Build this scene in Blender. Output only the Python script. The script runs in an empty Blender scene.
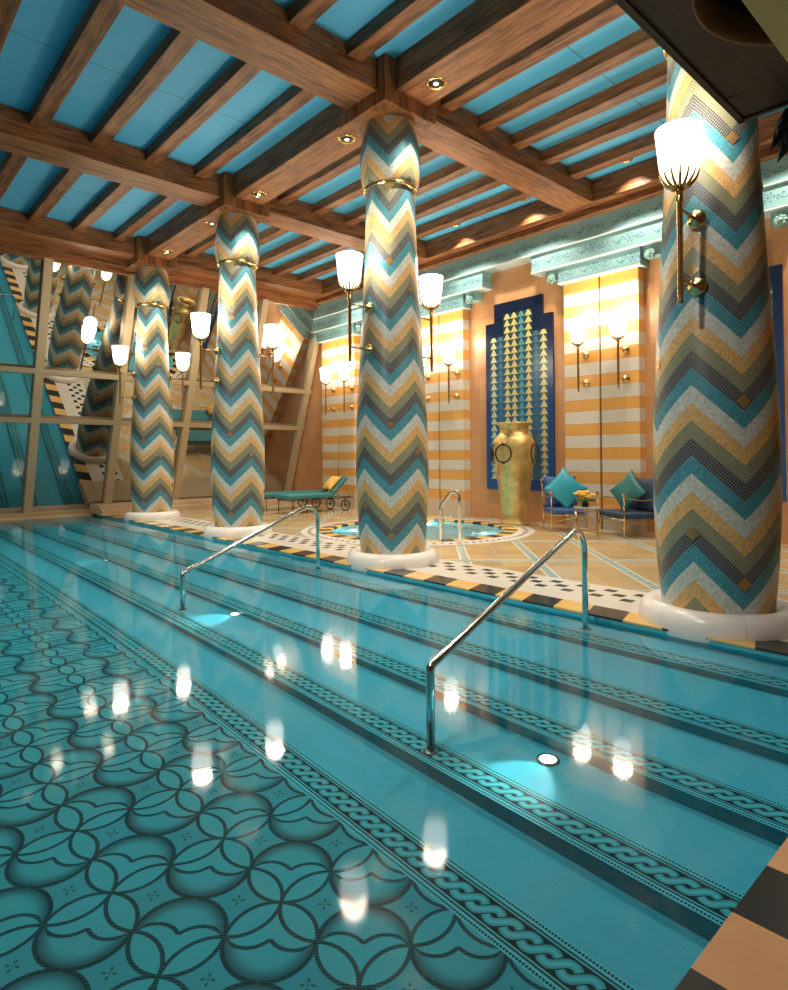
import bpy, bmesh, math, random
from mathutils import Vector, Matrix
random.seed(7)
PI = math.pi
SC = bpy.context.scene
COL = SC.collection

# ------------------------------------------------------------------ nodes
class V:
    nt = None
    def __init__(s, x): s.x = x
    def __add__(a, b): return M('ADD', a, b)
    def __radd__(a, b): return M('ADD', b, a)
    def __sub__(a, b): return M('SUBTRACT', a, b)
    def __rsub__(a, b): return M('SUBTRACT', b, a)
    def __mul__(a, b): return M('MULTIPLY', a, b)
    def __rmul__(a, b): return M('MULTIPLY', b, a)
    def __truediv__(a, b): return M('DIVIDE', a, b)
    def __lt__(a, b): return M('LESS_THAN', a, b)
    def __gt__(a, b): return M('GREATER_THAN', a, b)
def raw(v): return v.x if isinstance(v, V) else v
def setin(sock, v):
    v = raw(v)
    if isinstance(v, bpy.types.NodeSocket): V.nt.links.new(v, sock)
    else: sock.default_value = v
def M(op, *a):
    n = V.nt.nodes.new('ShaderNodeMath'); n.operation = op
    for i, v in enumerate(a): setin(n.inputs[i], v)
    return V(n.outputs[0])
def ab(a): return M('ABSOLUTE', a)
def fr(a): return M('FRACT', a)
def fl(a): return M('FLOOR', a)
def mn(a, b): return M('MINIMUM', a, b)
def mx(a, b): return M('MAXIMUM', a, b)
def sq(a): return M('SQRT', a)
def hyp(a, b): return sq(a * a + b * b)
def inv(a): return 1.0 - a
def sstep(a, lo, hi):
    n = V.nt.nodes.new('ShaderNodeMapRange'); n.interpolation_type = 'SMOOTHSTEP'
    setin(n.inputs['Value'], a); n.inputs['From Min'].default_value = lo; n.inputs['From Max'].default_value = hi
    return V(n.outputs[0])
def mixc(f, a, b):
    n = V.nt.nodes.new('ShaderNodeMix'); n.data_type = 'RGBA'
    setin(n.inputs[0], f)
    for k, c in ((6, a), (7, b)):
        c = raw(c)
        if isinstance(c, bpy.types.NodeSocket): V.nt.links.new(c, n.inputs[k])
        else: n.inputs[k].default_value = tuple(c) + ((1,) if len(c) == 3 else ())
    return V(n.outputs[2])
def mixf(f, a, b): return a * inv(f) + b * f if isinstance(f, V) else a
def coords(kind='Object'):
    n = V.nt.nodes.new('ShaderNodeTexCoord'); s = V.nt.nodes.new('ShaderNodeSeparateXYZ')
    V.nt.links.new(n.outputs[kind], s.inputs[0])
    return V(s.outputs[0]), V(s.outputs[1]), V(s.outputs[2])
def comb(x, y, z):
    n = V.nt.nodes.new('ShaderNodeCombineXYZ')
    for i, v in enumerate((x, y, z)): setin(n.inputs[i], v)
    return n.outputs[0]
def noise(vec, scale, detail=3, rough=.55, dist=0):
    n = V.nt.nodes.new('ShaderNodeTexNoise'); V.nt.links.new(vec, n.inputs['Vector'])
    n.inputs['Scale'].default_value = scale; n.inputs['Detail'].default_value = detail
    n.inputs['Roughness'].default_value = rough; n.inputs['Distortion'].default_value = dist
    return V(n.outputs[0])
def white(vec):
    n = V.nt.nodes.new('ShaderNodeTexWhiteNoise'); n.noise_dimensions = '3D'; V.nt.links.new(vec, n.inputs['Vector'])
    return V(n.outputs[0])
def cramp(f, stops, interp='CONSTANT'):
    n = V.nt.nodes.new('ShaderNodeValToRGB'); setin(n.inputs[0], f); r = n.color_ramp; r.interpolation = interp
    while len(r.elements) < len(stops): r.elements.new(.5)
    for e, (p, c) in zip(r.elements, stops): e.position = p
    for e, (p, c) in zip(r.elements, stops): e.position = p; e.color = tuple(c) + (1,)
    return V(n.outputs[0])
def mat(name, fn=None, color=None, rough=.5, metal=0., spec=.5, bump=None, emit=None, estr=0., coat=0.):
    m = bpy.data.materials.new(name); m.use_nodes = True; nt = m.node_tree; V.nt = nt
    b = nt.nodes['Principled BSDF']
    b.inputs['Roughness'].default_value = rough; b.inputs['Metallic'].default_value = metal
    b.inputs['Specular IOR Level'].default_value = spec
    b.inputs['Coat Weight'].default_value = coat; b.inputs['Coat Roughness'].default_value = .08
    if color: b.inputs['Base Color'].default_value = tuple(color) + (1,)
    if emit: b.inputs['Emission Color'].default_value = tuple(emit) + (1,); b.inputs['Emission Strength'].default_value = estr
    if fn:
        r = fn()
        if isinstance(r, V): r = {'color': r}
        if 'color' in r: setin(b.inputs['Base Color'], r['color'])
        if 'rough' in r: setin(b.inputs['Roughness'], r['rough'])
        if 'emitc' in r: setin(b.inputs['Emission Color'], r['emitc'])
        if 'emits' in r: setin(b.inputs['Emission Strength'], r['emits'])
        if 'metal' in r: setin(b.inputs['Metallic'], r['metal'])
        if 'h' in r:
            n = nt.nodes.new('ShaderNodeBump'); n.inputs['Strength'].default_value = r.get('hs', .3)
            n.inputs['Distance'].default_value = r.get('hd', .01); setin(n.inputs['Height'], r['h'])
            nt.links.new(n.outputs[0], b.inputs['Normal'])
    return m

# ------------------------------------------------------------------ mesh helpers
def box(bm, x0, x1, y0, y1, z0, z1, mi=0):
    vs = [bm.verts.new(p) for p in ((x0,y0,z0),(x1,y0,z0),(x1,y1,z0),(x0,y1,z0),(x0,y0,z1),(x1,y0,z1),(x1,y1,z1),(x0,y1,z1))]
    for f in ((0,3,2,1),(4,5,6,7),(0,1,5,4),(1,2,6,5),(2,3,7,6),(3,0,4,7)):
        bm.faces.new([vs[i] for i in f]).material_index = mi
def lathe(bm, prof, seg=48, c=(0,0,0), smooth=True, mi=0, capb=False, capt=False, sx=1, sy=1):
    rings = []
    for r, z in prof:
        rings.append([bm.verts.new((c[0]+sx*r*math.cos(2*PI*i/seg), c[1]+sy*r*math.sin(2*PI*i/seg), c[2]+z)) for i in range(seg)])
    for a, b in zip(rings, rings[1:]):
        for i in range(seg):
            f = bm.faces.new((a[i], a[(i+1)%seg], b[(i+1)%seg], b[i])); f.smooth = smooth; f.material_index = mi
    if capb: bm.faces.new(list(reversed(rings[0]))).material_index = mi
    if capt: bm.faces.new(rings[-1]).material_index = mi
def tube(bm, pts, r, seg=12, closed=False, cap=True, mi=0):
    pts = [Vector(p) for p in pts]; n = len(pts); rings = []
    rr = r if isinstance(r, (list, tuple)) else [r]*n
    prev = None
    for i, p in enumerate(pts):
        if closed: t = (pts[(i+1)%n]-pts[i-1]).normalized()
        else: t = (pts[min(i+1,n-1)]-pts[max(i-1,0)]).normalized()
        if prev is None:
            a = Vector((0,0,1)) if abs(t.z) < .9 else Vector((1,0,0))
            u = t.cross(a).normalized()
        else:
            u = (prev - t*prev.dot(t)).normalized()
        prev = u; w = t.cross(u)
        rings.append([bm.verts.new(p + (u*math.cos(2*PI*k/seg) + w*math.sin(2*PI*k/seg))*rr[i]) for k in range(seg)])
    prs = list(zip(rings, rings[1:])) + ([(rings[-1], rings[0])] if closed else [])
    for a, b in prs:
        for i in range(seg):
            f = bm.faces.new((a[i], a[(i+1)%seg], b[(i+1)%seg], b[i])); f.smooth = True; f.material_index = mi
    if cap and not closed:
        bm.faces.new(list(reversed(rings[0]))); bm.faces.new(rings[-1])
def sphere(bm, c, r, seg=16, rings=10, sx=1, sy=1, sz=1):
    prof = [(r*math.sin(PI*k/rings)+1e-5, -r*sz*math.cos(PI*k/rings)) for k in range(rings+1)]
    lathe(bm, prof, seg, c, sx=sx, sy=sy)
def pillow(bm, L, Wd, T, n=14, pw=.5, ears=.06):
    """square cushion with pointed corners, lying in XY, thickness T"""
    g = {}
    for s in (1, -1):
        for i in range(n+1):
            for j in range(n+1):
                u, v = 2*i/n-1, 2*j/n-1
                edge = abs(u) > .999 or abs(v) > .999
                if s == -1 and edge: g[(s,i,j)] = g[(1,i,j)]; continue
                pull = 1 - ears*(1-min(1, max(0, (u*u*v*v)**.5)*1.0))*(1 if edge else max(abs(u),abs(v))**3)
                h = T/2*((1-u*u)*(1-v*v))**pw
                g[(s,i,j)] = bm.verts.new((u*L/2*(1-ears*(1-v*v)*abs(u)), 0, 0)) if False else bm.verts.new((u*L/2*(1-ears*(1-v*v)*0), v*Wd/2, 0))
                w_ = g[(s,i,j)]
                w_.co.x = u*L/2*(1-ears*(1-abs(v)**2)*u*u); w_.co.y = v*Wd/2*(1-ears*(1-abs(u)**2)*v*v); w_.co.z = s*h
    for s in (1, -1):
        for i in range(n):
            for j in range(n):
                q = [g[(s,i,j)], g[(s,i+1,j)], g[(s,i+1,j+1)], g[(s,i,j+1)]]
                if s == -1: q.reverse()
                f = bm.faces.new(q); f.smooth = True
def xf(bm, m):
    bmesh.ops.transform(bm, matrix=m, verts=bm.verts)
def obj(name, bm, mats, parent=None, loc=None, bevel=0):
    bmesh.ops.recalc_face_normals(bm, faces=bm.faces)
    me = bpy.data.meshes.new(name); bm.to_mesh(me); bm.free()
    if not isinstance(mats, (list, tuple)): mats = [mats]
    for m in mats: me.materials.append(m)
    o = bpy.data.objects.new(name, me); COL.objects.link(o)
    if loc: o.location = loc
    if parent: o.parent = parent
    if bevel:
        b = o.modifiers.new('Bevel', 'BEVEL'); b.width = bevel; b.segments = 2; b.limit_method = 'ANGLE'
    return o
def empty(name, loc, rz=0):
    o = bpy.data.objects.new(name, None); COL.objects.link(o); o.location = loc; o.rotation_euler = (0,0,rz); o.empty_display_size = .2
    return o
def tag(o, label=None, cat=None, group=None, kind=None):
    if label: o['label'] = label
    if cat: o['category'] = cat
    if group: o['group'] = group
    if kind: o['kind'] = kind
    return o
def struct(o, label=None, cat=None): return tag(o, label, cat, None, 'structure')
def copy_tree(o, parent=None):
    c = o.copy(); COL.objects.link(c); c.parent = parent
    for ch in list(o.children): copy_tree(ch, c)
    return c
NB = bmesh.new

# ------------------------------------------------------------------ layout
CX = 6.12                       # column row
CY = [2.27, 6.79, 11.5, 16.1]   # columns
DZ = .05                        # deck level above the water
EX = 5.47                       # pool edge beside the deck
EY = .785                       # near end of the pool
GX0 = -9.0
WX = 12.1                       # tile wall
GK = .35; GY = 19.0             # leaning glass wall: y = GY - GK*z
def gy(z): return GY - GK*z

# ------------------------------------------------------------------ materials
def f_chevron():
    x, y, z = coords('Object')
    az = M('ARCTAN2', y, x) * (180/PI)
    t = fr((az - 180.5 + 360.0) / 90.0)
    zig = ab(2.0*t - 1.0)
    s = z - .40*zig; s2 = z + .40*zig
    ph = (.205 - s) / .779
    band = fr(ph)
    base = cramp(band, [(0, (.66,.70,.64)), (.2, (.82,.50,.19)), (.4, (.22,.22,.12)), (.6, (.03,.035,.05)), (.8, (.09,.38,.47))])
    grout = cramp(band, [(0, (.55,.53,.47)), (.2, (.60,.36,.14)), (.4, (.46,.44,.30)), (.6, (.36,.35,.31)), (.8, (.015,.10,.13))])
    N = 25.0
    r1 = ph*N; r2 = (s2/.779)*N
    cell = white(comb(fl(r1), fl(r2), fl((az-180.5+360.0)/45.0)))
    g = mx(ab(fr(r1)-.5) > .432, ab(fr(r2)-.5) > .432)
    shade = mixc(cell*.35, base, (.03,.05,.05))
    col = mixc(g, shade, grout)
    return {'color': col, 'rough': .36 + .3*g, 'h': inv(g) + .5*cell, 'hs': .35, 'hd': .004}
def f_gui():
    x, y, z = coords('Object')
    k = PI/.094; a = .034
    sn = M('SINE', y*k); cs = M('COSINE', y*k)
    sl = sq(1.0 + (a*k*cs)*(a*k*cs))
    da = ab(x - a*sn)/sl; db = ab(x + a*sn)/sl
    over = cs < 0.0
    do = over*da + inv(over)*db; du = inv(over)*da + over*db
    hw = .0215; e = .0065
    fill = (.04,.34,.43); dark = (.003,.02,.028); light = (.09,.62,.78)
    bgc = mixc(ab(x) > .066, dark, (.07,.50,.62))
    # shading within strand, painted mosaic tones
    strand_u = mixc(sstep(du, 0., hw), (.08,.58,.70), fill)
    strand_o = mixc(sstep(do, 0., hw), (.09,.60,.74), fill)
    c = mixc(du < (hw+e), bgc, dark)
    c = mixc(du < hw, c, strand_u)
    c = mixc(do < (hw+e), c, dark)
    c = mixc(do < hw, c, strand_o)
    ax = ab(x)
    ln = ab(ax-.080) < .0045
    c = mixc(ln, c, dark)
    c = mixc(ax > .0845, c, light)
    dots = (ab(ax-.104) < .006) * (fr(y/.016) < .68)
    c = mixc(dots, c, dark)
    return {'color': c}
def f_poolpat():
    x, y, z = coords('Object')
    s = .278
    u = (x-1.500)/s; v = (y-2.435)/s
    fu = u - 2.0*M('ROUND', u/2.0); fv = v - 2.0*M('ROUND', v/2.0)   # -1..1 about a petal node
    p = ab(fu); q = ab(fv)
    odd = (fu*fv) > 0.0; even = inv(odd)
    R = .7071
    w = .036
    d1 = ab(hyp(p-.5, q+.5) - R); d2 = ab(hyp(p+.5, q-.5) - R)
    o1 = hyp(p-1.5, q-.5); o2 = hyp(p-.5, q-1.5)
    d3 = mn(ab(o1-R), ab(o2-R))
    m1 = hyp(p-.05, q-.55); m2 = hyp(p-.55, q-.05)
    sc = mn(m1, m2) - .4526
    upper = (p+q) > .985
    inside_odd = hyp(p-.5, q-.5)
    lines = mn(d1, d2)
    lines = mn(lines, d3 + 10.0*odd)
    lines = mn(lines, ab(sc) + 10.0*inv(odd*upper))
    line = inv(sstep(lines, w*.75, w*1.15))
    # shaded dome
    dome_odd = odd*upper*(sc > 0.0)
    dome_even = even*mx(o1 < R, o2 < R)
    dome = mx(dome_odd, dome_even)
    dd = odd*inside_odd + even*mn(o1, o2)
    tone = sstep(dd, .42, .70)
    base = (.055,.47,.60)
    star = (.042,.38,.50)
    # star-shaped cross cells a shade darker
    star_m = even * inv(mx(mx(hyp(p-.5,q+.5) < R, hyp(p+.5,q-.5) < R), mx(o1 < R, o2 < R)))
    tile = noise(comb(x, y, 0.0), 60, 2)
    c = mixc(star_m, base, star)
    c = mixc(dome*(.05+.95*tone), c, (.012,.10,.13))
    # little cross of four leaves
    a = ((p-.5)+(q-.5))*.7071; b = ((p-.5)-(q-.5))*.7071
    lf = mn(hyp(ab(a)-.075, b*1.5), hyp(a*1.5, ab(b)-.075))
    cross = even*((mn(lf, hyp(a,b)+.018)) < .036)
    c = mixc(cross*.85, c, (.01,.12,.07))
    beads = .75 + .25*(fr((x+y)*55.0) > .3)
    c = mixc(line*beads, c, (.003,.02,.024))
    c = mixc(tile*.2, c, (.04,.33,.42))
    # plain water-blue lining beyond the patterned carpet
    return {'color': c}
def f_poolplain():
    x, y, z = coords('Object')
    n = noise(comb(x, y, z), 25, 4)
    c = mixc(n*.5, (.08,.57,.78), (.055,.46,.66))
    g = mx(fr(x*40.0) < .10, fr(y*40.0) < .10)
    return {'color': mixc(g*.25, c, (.04,.38,.52))}
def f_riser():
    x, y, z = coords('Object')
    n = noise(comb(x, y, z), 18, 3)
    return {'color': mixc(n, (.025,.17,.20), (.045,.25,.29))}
def wood(axis, dark=(.070,.024,.009), light=(.42,.170,.060)):
    def f():
        x, y, z = coords('Object')
        s = {'x': (.6,7,7), 'y': (7,.6,7), 'z': (7,7,.6)}[axis]
        n = noise(comb(x*s[0], y*s[1], z*s[2]), 3.0, 5, .6, .6)
        n2 = noise(comb(x*s[0]*.3, y*s[1]*.3, z*s[2]*.3), 1.2, 2)
        n3 = noise(comb(x*s[0]*5, y*s[1]*5, z*s[2]*5), 4.0, 3, .7)
        f = sstep(n*.65 + n2*.35, .33, .68)
        c = mixc(f, dark, light)
        c = mixc(sstep(n3, .55, .8)*.5, c, (.05,.018,.008))
        return {'color': c, 'h': n + .5*n3, 'hs': .35, 'hd': .012}
    return f
def f_ceil():
    x, y, z = coords('Object')
    n = noise(comb(x, y, 0.0), 2.5, 4)
    c = mixc(n, (.075,.44,.74), (.10,.50,.82))
    seam = ab(fr((y-4.55)/4.63)-.5) > .4985
    return {'color': mixc(seam, c, (.02,.10,.16))}
def f_tile():
    x, y, z = coords('Object')
    t = .30
    jt = mx(fr((y+x)/t) < .022, fr(z/t) < .022)
    c = white(comb(fl((y+x)/t), fl(z/t), 0.0))
    n = noise(comb(x, y, z), 3.0, 3)
    col = mixc(c*.6+n*.3, (.56,.27,.12), (.66,.36,.17))
    return {'color': mixc(jt, col, (.34,.24,.13)), 'h': inv(jt), 'hs': .3, 'hd': .006}
def f_stripe():
    x, y, z = coords('Object')
    t = fr((z-.995)/.5125)
    o = t < .48
    n = noise(comb(x, y*3.0, z*.5), 4.0, 3)
    a = mixc(n, (.74,.36,.085), (.80,.42,.11)); b = mixc(n, (.66,.60,.50), (.72,.66,.57))
    c = mixc(o, b, a)
    base = z < .49
    jt = mn(ab(t), ab(t-.48)) < .012
    c = mixc(jt*.5, c, (.45,.28,.12))
    return {'color': mixc(base, c, (.62,.52,.40))}
def f_frieze():
    x, y, z = coords('Object')
    yy = y + x
    # repeating floral: rosette medallions with leaves and sprigs
    P_ = .82
    u = (fr(yy/P_)-.5)*P_; v = z
    r = hyp(u, v*1.15)
    th = M('ARCTAN2', v, u)
    flower = ab(r - (.075 + .028*M('COSINE', th*6.0))) < .011
    core = r < .022
    leafr = ab(hyp(ab(u)-.19, v*1.7+.06*M('SINE', u*30.0)) - .055) < .009
    u2 = ab(u)
    vine = ab(v - .055*M('SINE', u2*19.0)) < .008
    vine = vine * (u2 > .13)
    n = noise(comb(x, yy*1.0, z), 16, 3)
    dots = noise(comb(x, yy, z), 30, 1)
    dk = mx(mx(flower, core), mx(leafr, vine*(u2 < .36)))
    spr = (dots > .67)
    base = mixc(n, (.20,.41,.43), (.28,.48,.49))
    c = mixc(dk*.9, base, (.02,.09,.17))
    c = mixc(spr*.6, c, (.05,.14,.15))
    return {'color': c}
def f_floor():
    x, y, z = coords('Object')
    a = (x-y); b = (x+y)
    t = .735
    jt = mx(fr((a-.85)/t) < .014, fr((b-13.05)/t) < .014)
    c = white(comb(fl((a-.85)/t), fl((b-13.05)/t), 1.0))
    n = noise(comb(x, y, 0.0), 2.2, 5, .6, .5)
    col = mixc(.5*c + .5*n, (.44,.29,.12), (.62,.47,.25))
    col = mixc(jt, col, (.66,.58,.44))
    da = ab(fr((a-.85)/1.47 + .5)-.5)*1.47; db = ab(fr((b-13.05)/2.94 + .5)-.5)*2.94
    d = mn(da, db)
    bandm = d < .11
    edge = bandm*(d > .075)
    dash = (fr((da*0.0 + b)*3.2) < .82)
    blue = mixc(dash, (.60,.56,.45), (.30,.43,.41))
    blue = mixc(edge, blue, (.74,.72,.64))
    col = mixc(bandm, col, blue)
    return {'color': col, 'rough': .10 + .10*n}
def f_whiteband():
    x, y, z = coords('Object')
    cw = .163
    i = (x-5.99)/cw; j = (y-3.30)/.18
    chk = ab(fl(i)+fl(j)) ; par = fr((fl(i)+fl(j))/2.0) < .25
    ins = (fr(i) > .12)*(fr(i) < .88)*(fr(j) > .12)*(fr(j) < .88)
    rows = (x > 6.15)*(x < 6.62)
    m = par*ins*rows
    g = mx(fr(x/.03) < .12, fr(y/.03) < .12)
    c = mixc(g*.35, (.70,.66,.58), (.42,.38,.31))
    fine = (x < 6.12)*(fr(x/.06) < .5)*(fr(y/.06) < .5)
    c = mixc(fine*.25, c, (.25,.24,.2))
    return {'color': mixc(m, c, (.02,.025,.03)), 'rough': .25}
def f_edgeY():   # coping tiles beside the steps, alternating along y
    x, y, z = coords('Object')
    k = (y-3.235-(x-5.47)*.3)/.375
    p = fr(k/2.0) < .5
    n = noise(comb(x, y, 0.0), 6, 4)
    c = mixc(p, mixc(n, (.018,.022,.025), (.04,.045,.045)), mixc(n, (.70,.42,.12), (.80,.52,.18)))
    return {'color': mixc(fr(k) < .015, c, (.05,.04,.03)), 'rough': .15}
def f_edgeX():
    x, y, z = coords('Object')
    k = (x-1.906)/.342
    row = fl((y-EY-.02)/.42)
    p = fr((fl(k)+row+10.0)/2.0) < .25
    n = noise(comb(x, y, 0.0), 6, 4)
    c = mixc(p, mixc(n, (.60,.32,.15), (.70,.40,.20)), mixc(n, (.006,.01,.012), (.012,.018,.02)))  # yellow coping tile painted peach, warm light put into its colour
    return {'color': mixc(mx(fr(k) < .02, fr((y-EY-.02)/.42) > .985), c, (.03,.02,.015)), 'rough': .25}
def f_tubring():
    x, y, z = coords('Object')
    r = hyp(x, y); a = M('ARCTAN2', y, x)/(2*PI) + .5
    k = a*44.0
    p = fr(k/2.0) < .5
    inner = mixc(p, (.03,.035,.035), (.72,.46,.15))
    k2 = a*96.0
    chk = (fr(k2) < .5)
    ring2 = (r > 2.22)*(r < 2.30)*chk
    outer = mixc(ring2, (.74,.70,.62), (.06,.06,.06))
    return {'color': mixc(r > 2.08, inner, outer), 'rough': .2}
def f_tubin():
    x, y, z = coords('Object')
    r = hyp(x, y); a = M('ARCTAN2', y, x)/(2*PI) + .5
    seg = (fr(a*22.0) < .5)*(ab(r-1.30) < .10)
    n = noise(comb(x, y, z), 6, 2)
    c = mixc(n, (.30,.80,.86), (.40,.88,.92))
    return {'color': mixc(seg, c, (.05,.2,.24))}
def f_tri():
    # mosaic panel of triangles: object coords y across, z up
    x, y, z = coords('Object')
    cw = .206; ch = .168
    i = (y + 4.0*cw)/cw; k = fl(i); u = fr(i)
    j = (z + .0)/ch; v = fr(j)
    tri = (ab(u-.5)*2.0) < (inv(v)*1.0)
    inside = (i > 0.0)*(i < 8.0)
    # columns from +y (left in the photo) to -y
    gold = cramp(k/8.0 + .01, [(0,(.66,.55,.20)),(1/8,(.02,.10,.22)),(2/8,(.66,.55,.22)),(3/8,(.07,.28,.36)),(4/8,(.66,.52,.20)),(5/8,(.66,.54,.22)),(6/8,(.03,.13,.32)),(7/8,(.60,.60,.34))])
    gold2 = mixc(.3*noise(comb(0.0, fl(i)*3.0, fl(j)*3.0), 3.0, 1), gold, (.30,.36,.16))
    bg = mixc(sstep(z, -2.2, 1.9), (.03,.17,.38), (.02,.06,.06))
    hl = (z < (1.62))
    side = mx(k < 1.5, k > 5.5)
    top = mx(inv(side)*(z < 1.98), side*(z < 1.45))
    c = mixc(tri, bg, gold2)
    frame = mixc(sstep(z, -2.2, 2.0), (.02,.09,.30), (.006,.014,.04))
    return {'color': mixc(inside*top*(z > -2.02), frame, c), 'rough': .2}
def f_shade():
    x, y, z = coords('Object')
    band = mx(ab(z-.335) < .006, (ab(z-.36) < .010)*(fr((M('ARCTAN2', y, x)+PI)/(2*PI)*36.0) < .45))
    c = mixc(band*.8, (1.0,.93,.84), (.65,.32,.20))
    return {'color': (.8,.78,.72,1), 'emitc': c, 'emits': 4.5}
def f_vase():
    x, y, z = coords('Object')
    n = sstep(noise(comb(x, y, z), 4.0, 6, .7, .8), .3, .7)
    n2 = noise(comb(x, y, z), 30.0, 3)
    return {'color': mixc(n, (.66,.43,.13), (.90,.70,.32)), 'rough': .34+.2*n, 'h': n2+n, 'hs': .25, 'hd': .02}
def f_base():
    x, y, z = coords('Object')
    n = noise(comb(x, y, z), 3.0, 4)
    az = fr(M('ARCTAN2', y, x)/(2*PI)*6.0 + .35) < .004
    return {'color': mixc(az, mixc(n, (.76,.72,.67), (.82,.79,.74)), (.35,.3,.25))}

m_col = mat('chevron_mosaic', f_chevron)
m_gui = mat('rope_mosaic', f_gui, rough=.5, spec=.2)
m_pat = mat('circle_mosaic', f_poolpat, rough=.5, spec=.2)
m_plain = mat('pool_tile', f_poolplain, rough=.5, spec=.2)
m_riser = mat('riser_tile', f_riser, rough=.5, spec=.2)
m_woodx = mat('beam_wood_along', wood('x'), rough=.45, spec=.35)
m_woody = mat('beam_wood_across', wood('y'), rough=.45, spec=.35)
m_woodz = mat('post_wood', wood('z'), rough=.45, spec=.35)
m_ceil = mat('blue_ceiling', f_ceil, rough=.6)
m_tile = mat('terracotta_tile', f_tile, rough=.28)
m_stripe = mat('striped_stone', f_stripe, rough=.35)
m_frieze = mat('floral_frieze', f_frieze, rough=.5)
m_ledge = mat('pale_ledge', color=(.62,.72,.70), rough=.5)
m_floor = mat('polished_floor', f_floor, rough=.14)
m_wband = mat('dotted_mosaic', f_whiteband, rough=.3)
m_edgeY = mat('coping_tiles', f_edgeY)
m_edgeX = mat('end_coping_tiles', f_edgeX)
m_coping = mat('coping_face', color=(.06,.46,.56), rough=.3)
m_tubring = mat('tub_ring', f_tubring)
m_tubin = mat('tub_lining', f_tubin, rough=.5)
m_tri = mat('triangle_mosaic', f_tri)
m_brass = mat('brass', color=(.72,.47,.20), rough=.22, metal=1)
m_gold = mat('gold_collar', color=(.85,.60,.22), rough=.18, metal=1)
m_goldtile = mat('gold_inlay_tile', color=(.80,.55,.25), rough=.25, metal=.5)
m_shade = mat('lit_glass_shade', f_shade, rough=.3)
m_steel = mat('polished_steel', color=(.72,.70,.66), rough=.12, metal=1)
m_base = mat('marble_base', f_base, rough=.25)
m_vase = mat('hammered_gold', f_vase, metal=.9)
m_dark = mat('dark_metal', color=(.02,.018,.015), rough=.4, metal=.6)
m_mull = mat('window_frame_paint', color=(.48,.37,.22), rough=.45)
m_stone = mat('pale_stone', color=(.55,.40,.24), rough=.35)
m_teal = mat('teal_cushion', color=(.03,.20,.22), rough=.7)
m_sky = mat('turquoise_silk', color=(.03,.34,.46), rough=.35)
m_deep = mat('deep_green_silk', color=(.02,.14,.14), rough=.35)
m_navy = mat('navy_cushion', color=(.02,.045,.09), rough=.6)
m_blue = mat('blue_cushion', color=(.04,.11,.30), rough=.6)
m_yel = mat('yellow_cushion', color=(.80,.44,.09), rough=.7)
m_cream = mat('cream_piping', color=(.7,.62,.45), rough=.6)
m_flower = mat('yellow_petals', color=(.85,.52,.05), rough=.6)
m_leaf = mat('flower_leaves', color=(.05,.16,.04), rough=.6)
m_glassy = mat('table_glass', color=(.35,.42,.38), rough=.05)
m_canopy = mat('dark_canopy_wood', wood('x', (.060,.026,.020), (.095,.042,.032)), rough=.5)
m_tan = mat('tan_panel', color=(.80,.55,.22), rough=.6)
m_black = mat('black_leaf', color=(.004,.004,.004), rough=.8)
m_can = mat('downlight_steel', color=(.25,.20,.16), rough=.3, metal=1)
m_rosette = mat('green_rosette', color=(.24,.42,.38), rough=.5)
m_lens = mat('lamp_lens', color=(.8,.8,.8), emit=(1,.85,.62), estr=3.0)
m_pool = mat('pool_lamp_lens', color=(.8,.8,.8), emit=(.95,1,.85), estr=5.0)
m_seam = mat('dark_joint', color=(.12,.05,.02), rough=.8)  # dark brown groove strip between the pilaster halves

def water_mat(name, tint, scale, strength):
    m = bpy.data.materials.new(name); m.use_nodes = True; nt = m.node_tree; V.nt = nt
    for n in list(nt.nodes): nt.nodes.remove(n)
    out = nt.nodes.new('ShaderNodeOutputMaterial')
    rf = nt.nodes.new('ShaderNodeBsdfRefraction'); rf.inputs['IOR'].default_value = 1.33; rf.inputs['Roughness'].default_value = 0.0
    rf.inputs['Color'].default_value = tint + (1,)
    gl = nt.nodes.new('ShaderNodeBsdfGlossy'); gl.inputs['Roughness'].default_value = .055
    fz = nt.nodes.new('ShaderNodeFresnel'); fz.inputs['IOR'].default_value = 1.33
    mx_ = nt.nodes.new('ShaderNodeMixShader')
    x, y, z = coords('Object')
    n = noise(comb(x, y, 0.0), scale, 2, .5)
    bp = nt.nodes.new('ShaderNodeBump'); bp.inputs['Strength'].default_value = strength; bp.inputs['Distance'].default_value = .01
    setin(bp.inputs['Height'], n)
    for q in (rf, gl): nt.links.new(bp.outputs[0], q.inputs['Normal'])
    nt.links.new(fz.outputs[0], mx_.inputs[0]); nt.links.new(rf.outputs[0], mx_.inputs[1]); nt.links.new(gl.outputs[0], mx_.inputs[2])
    nt.links.new(mx_.outputs[0], out.inputs[0])
    return m
m_water = water_mat('pool_water_surface', (.96,1.,1.), 2.2, .10)
m_tubwater = water_mat('tub_water_surface', (.95,1.,1.), 5.0, .15)
def glass_mat():
    m = bpy.data.materials.new('reflective_night_glass'); m.use_nodes = True; nt = m.node_tree
    for n in list(nt.nodes): nt.nodes.remove(n)
    out = nt.nodes.new('ShaderNodeOutputMaterial')
    gl = nt.nodes.new('ShaderNodeBsdfGlossy'); gl.inputs['Roughness'].default_value = 0.01; gl.inputs['Color'].default_value = (.95,.92,.85,1)
    df = nt.nodes.new('ShaderNodeBsdfDiffuse'); df.inputs['Color'].default_value = (.01,.012,.014,1)
    mx_ = nt.nodes.new('ShaderNodeMixShader'); mx_.inputs[0].default_value = .5
    nt.links.new(df.outputs[0], mx_.inputs[1]); nt.links.new(gl.outputs[0], mx_.inputs[2]); nt.links.new(mx_.outputs[0], out.inputs[0])
    return m
m_glass = glass_mat()

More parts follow.
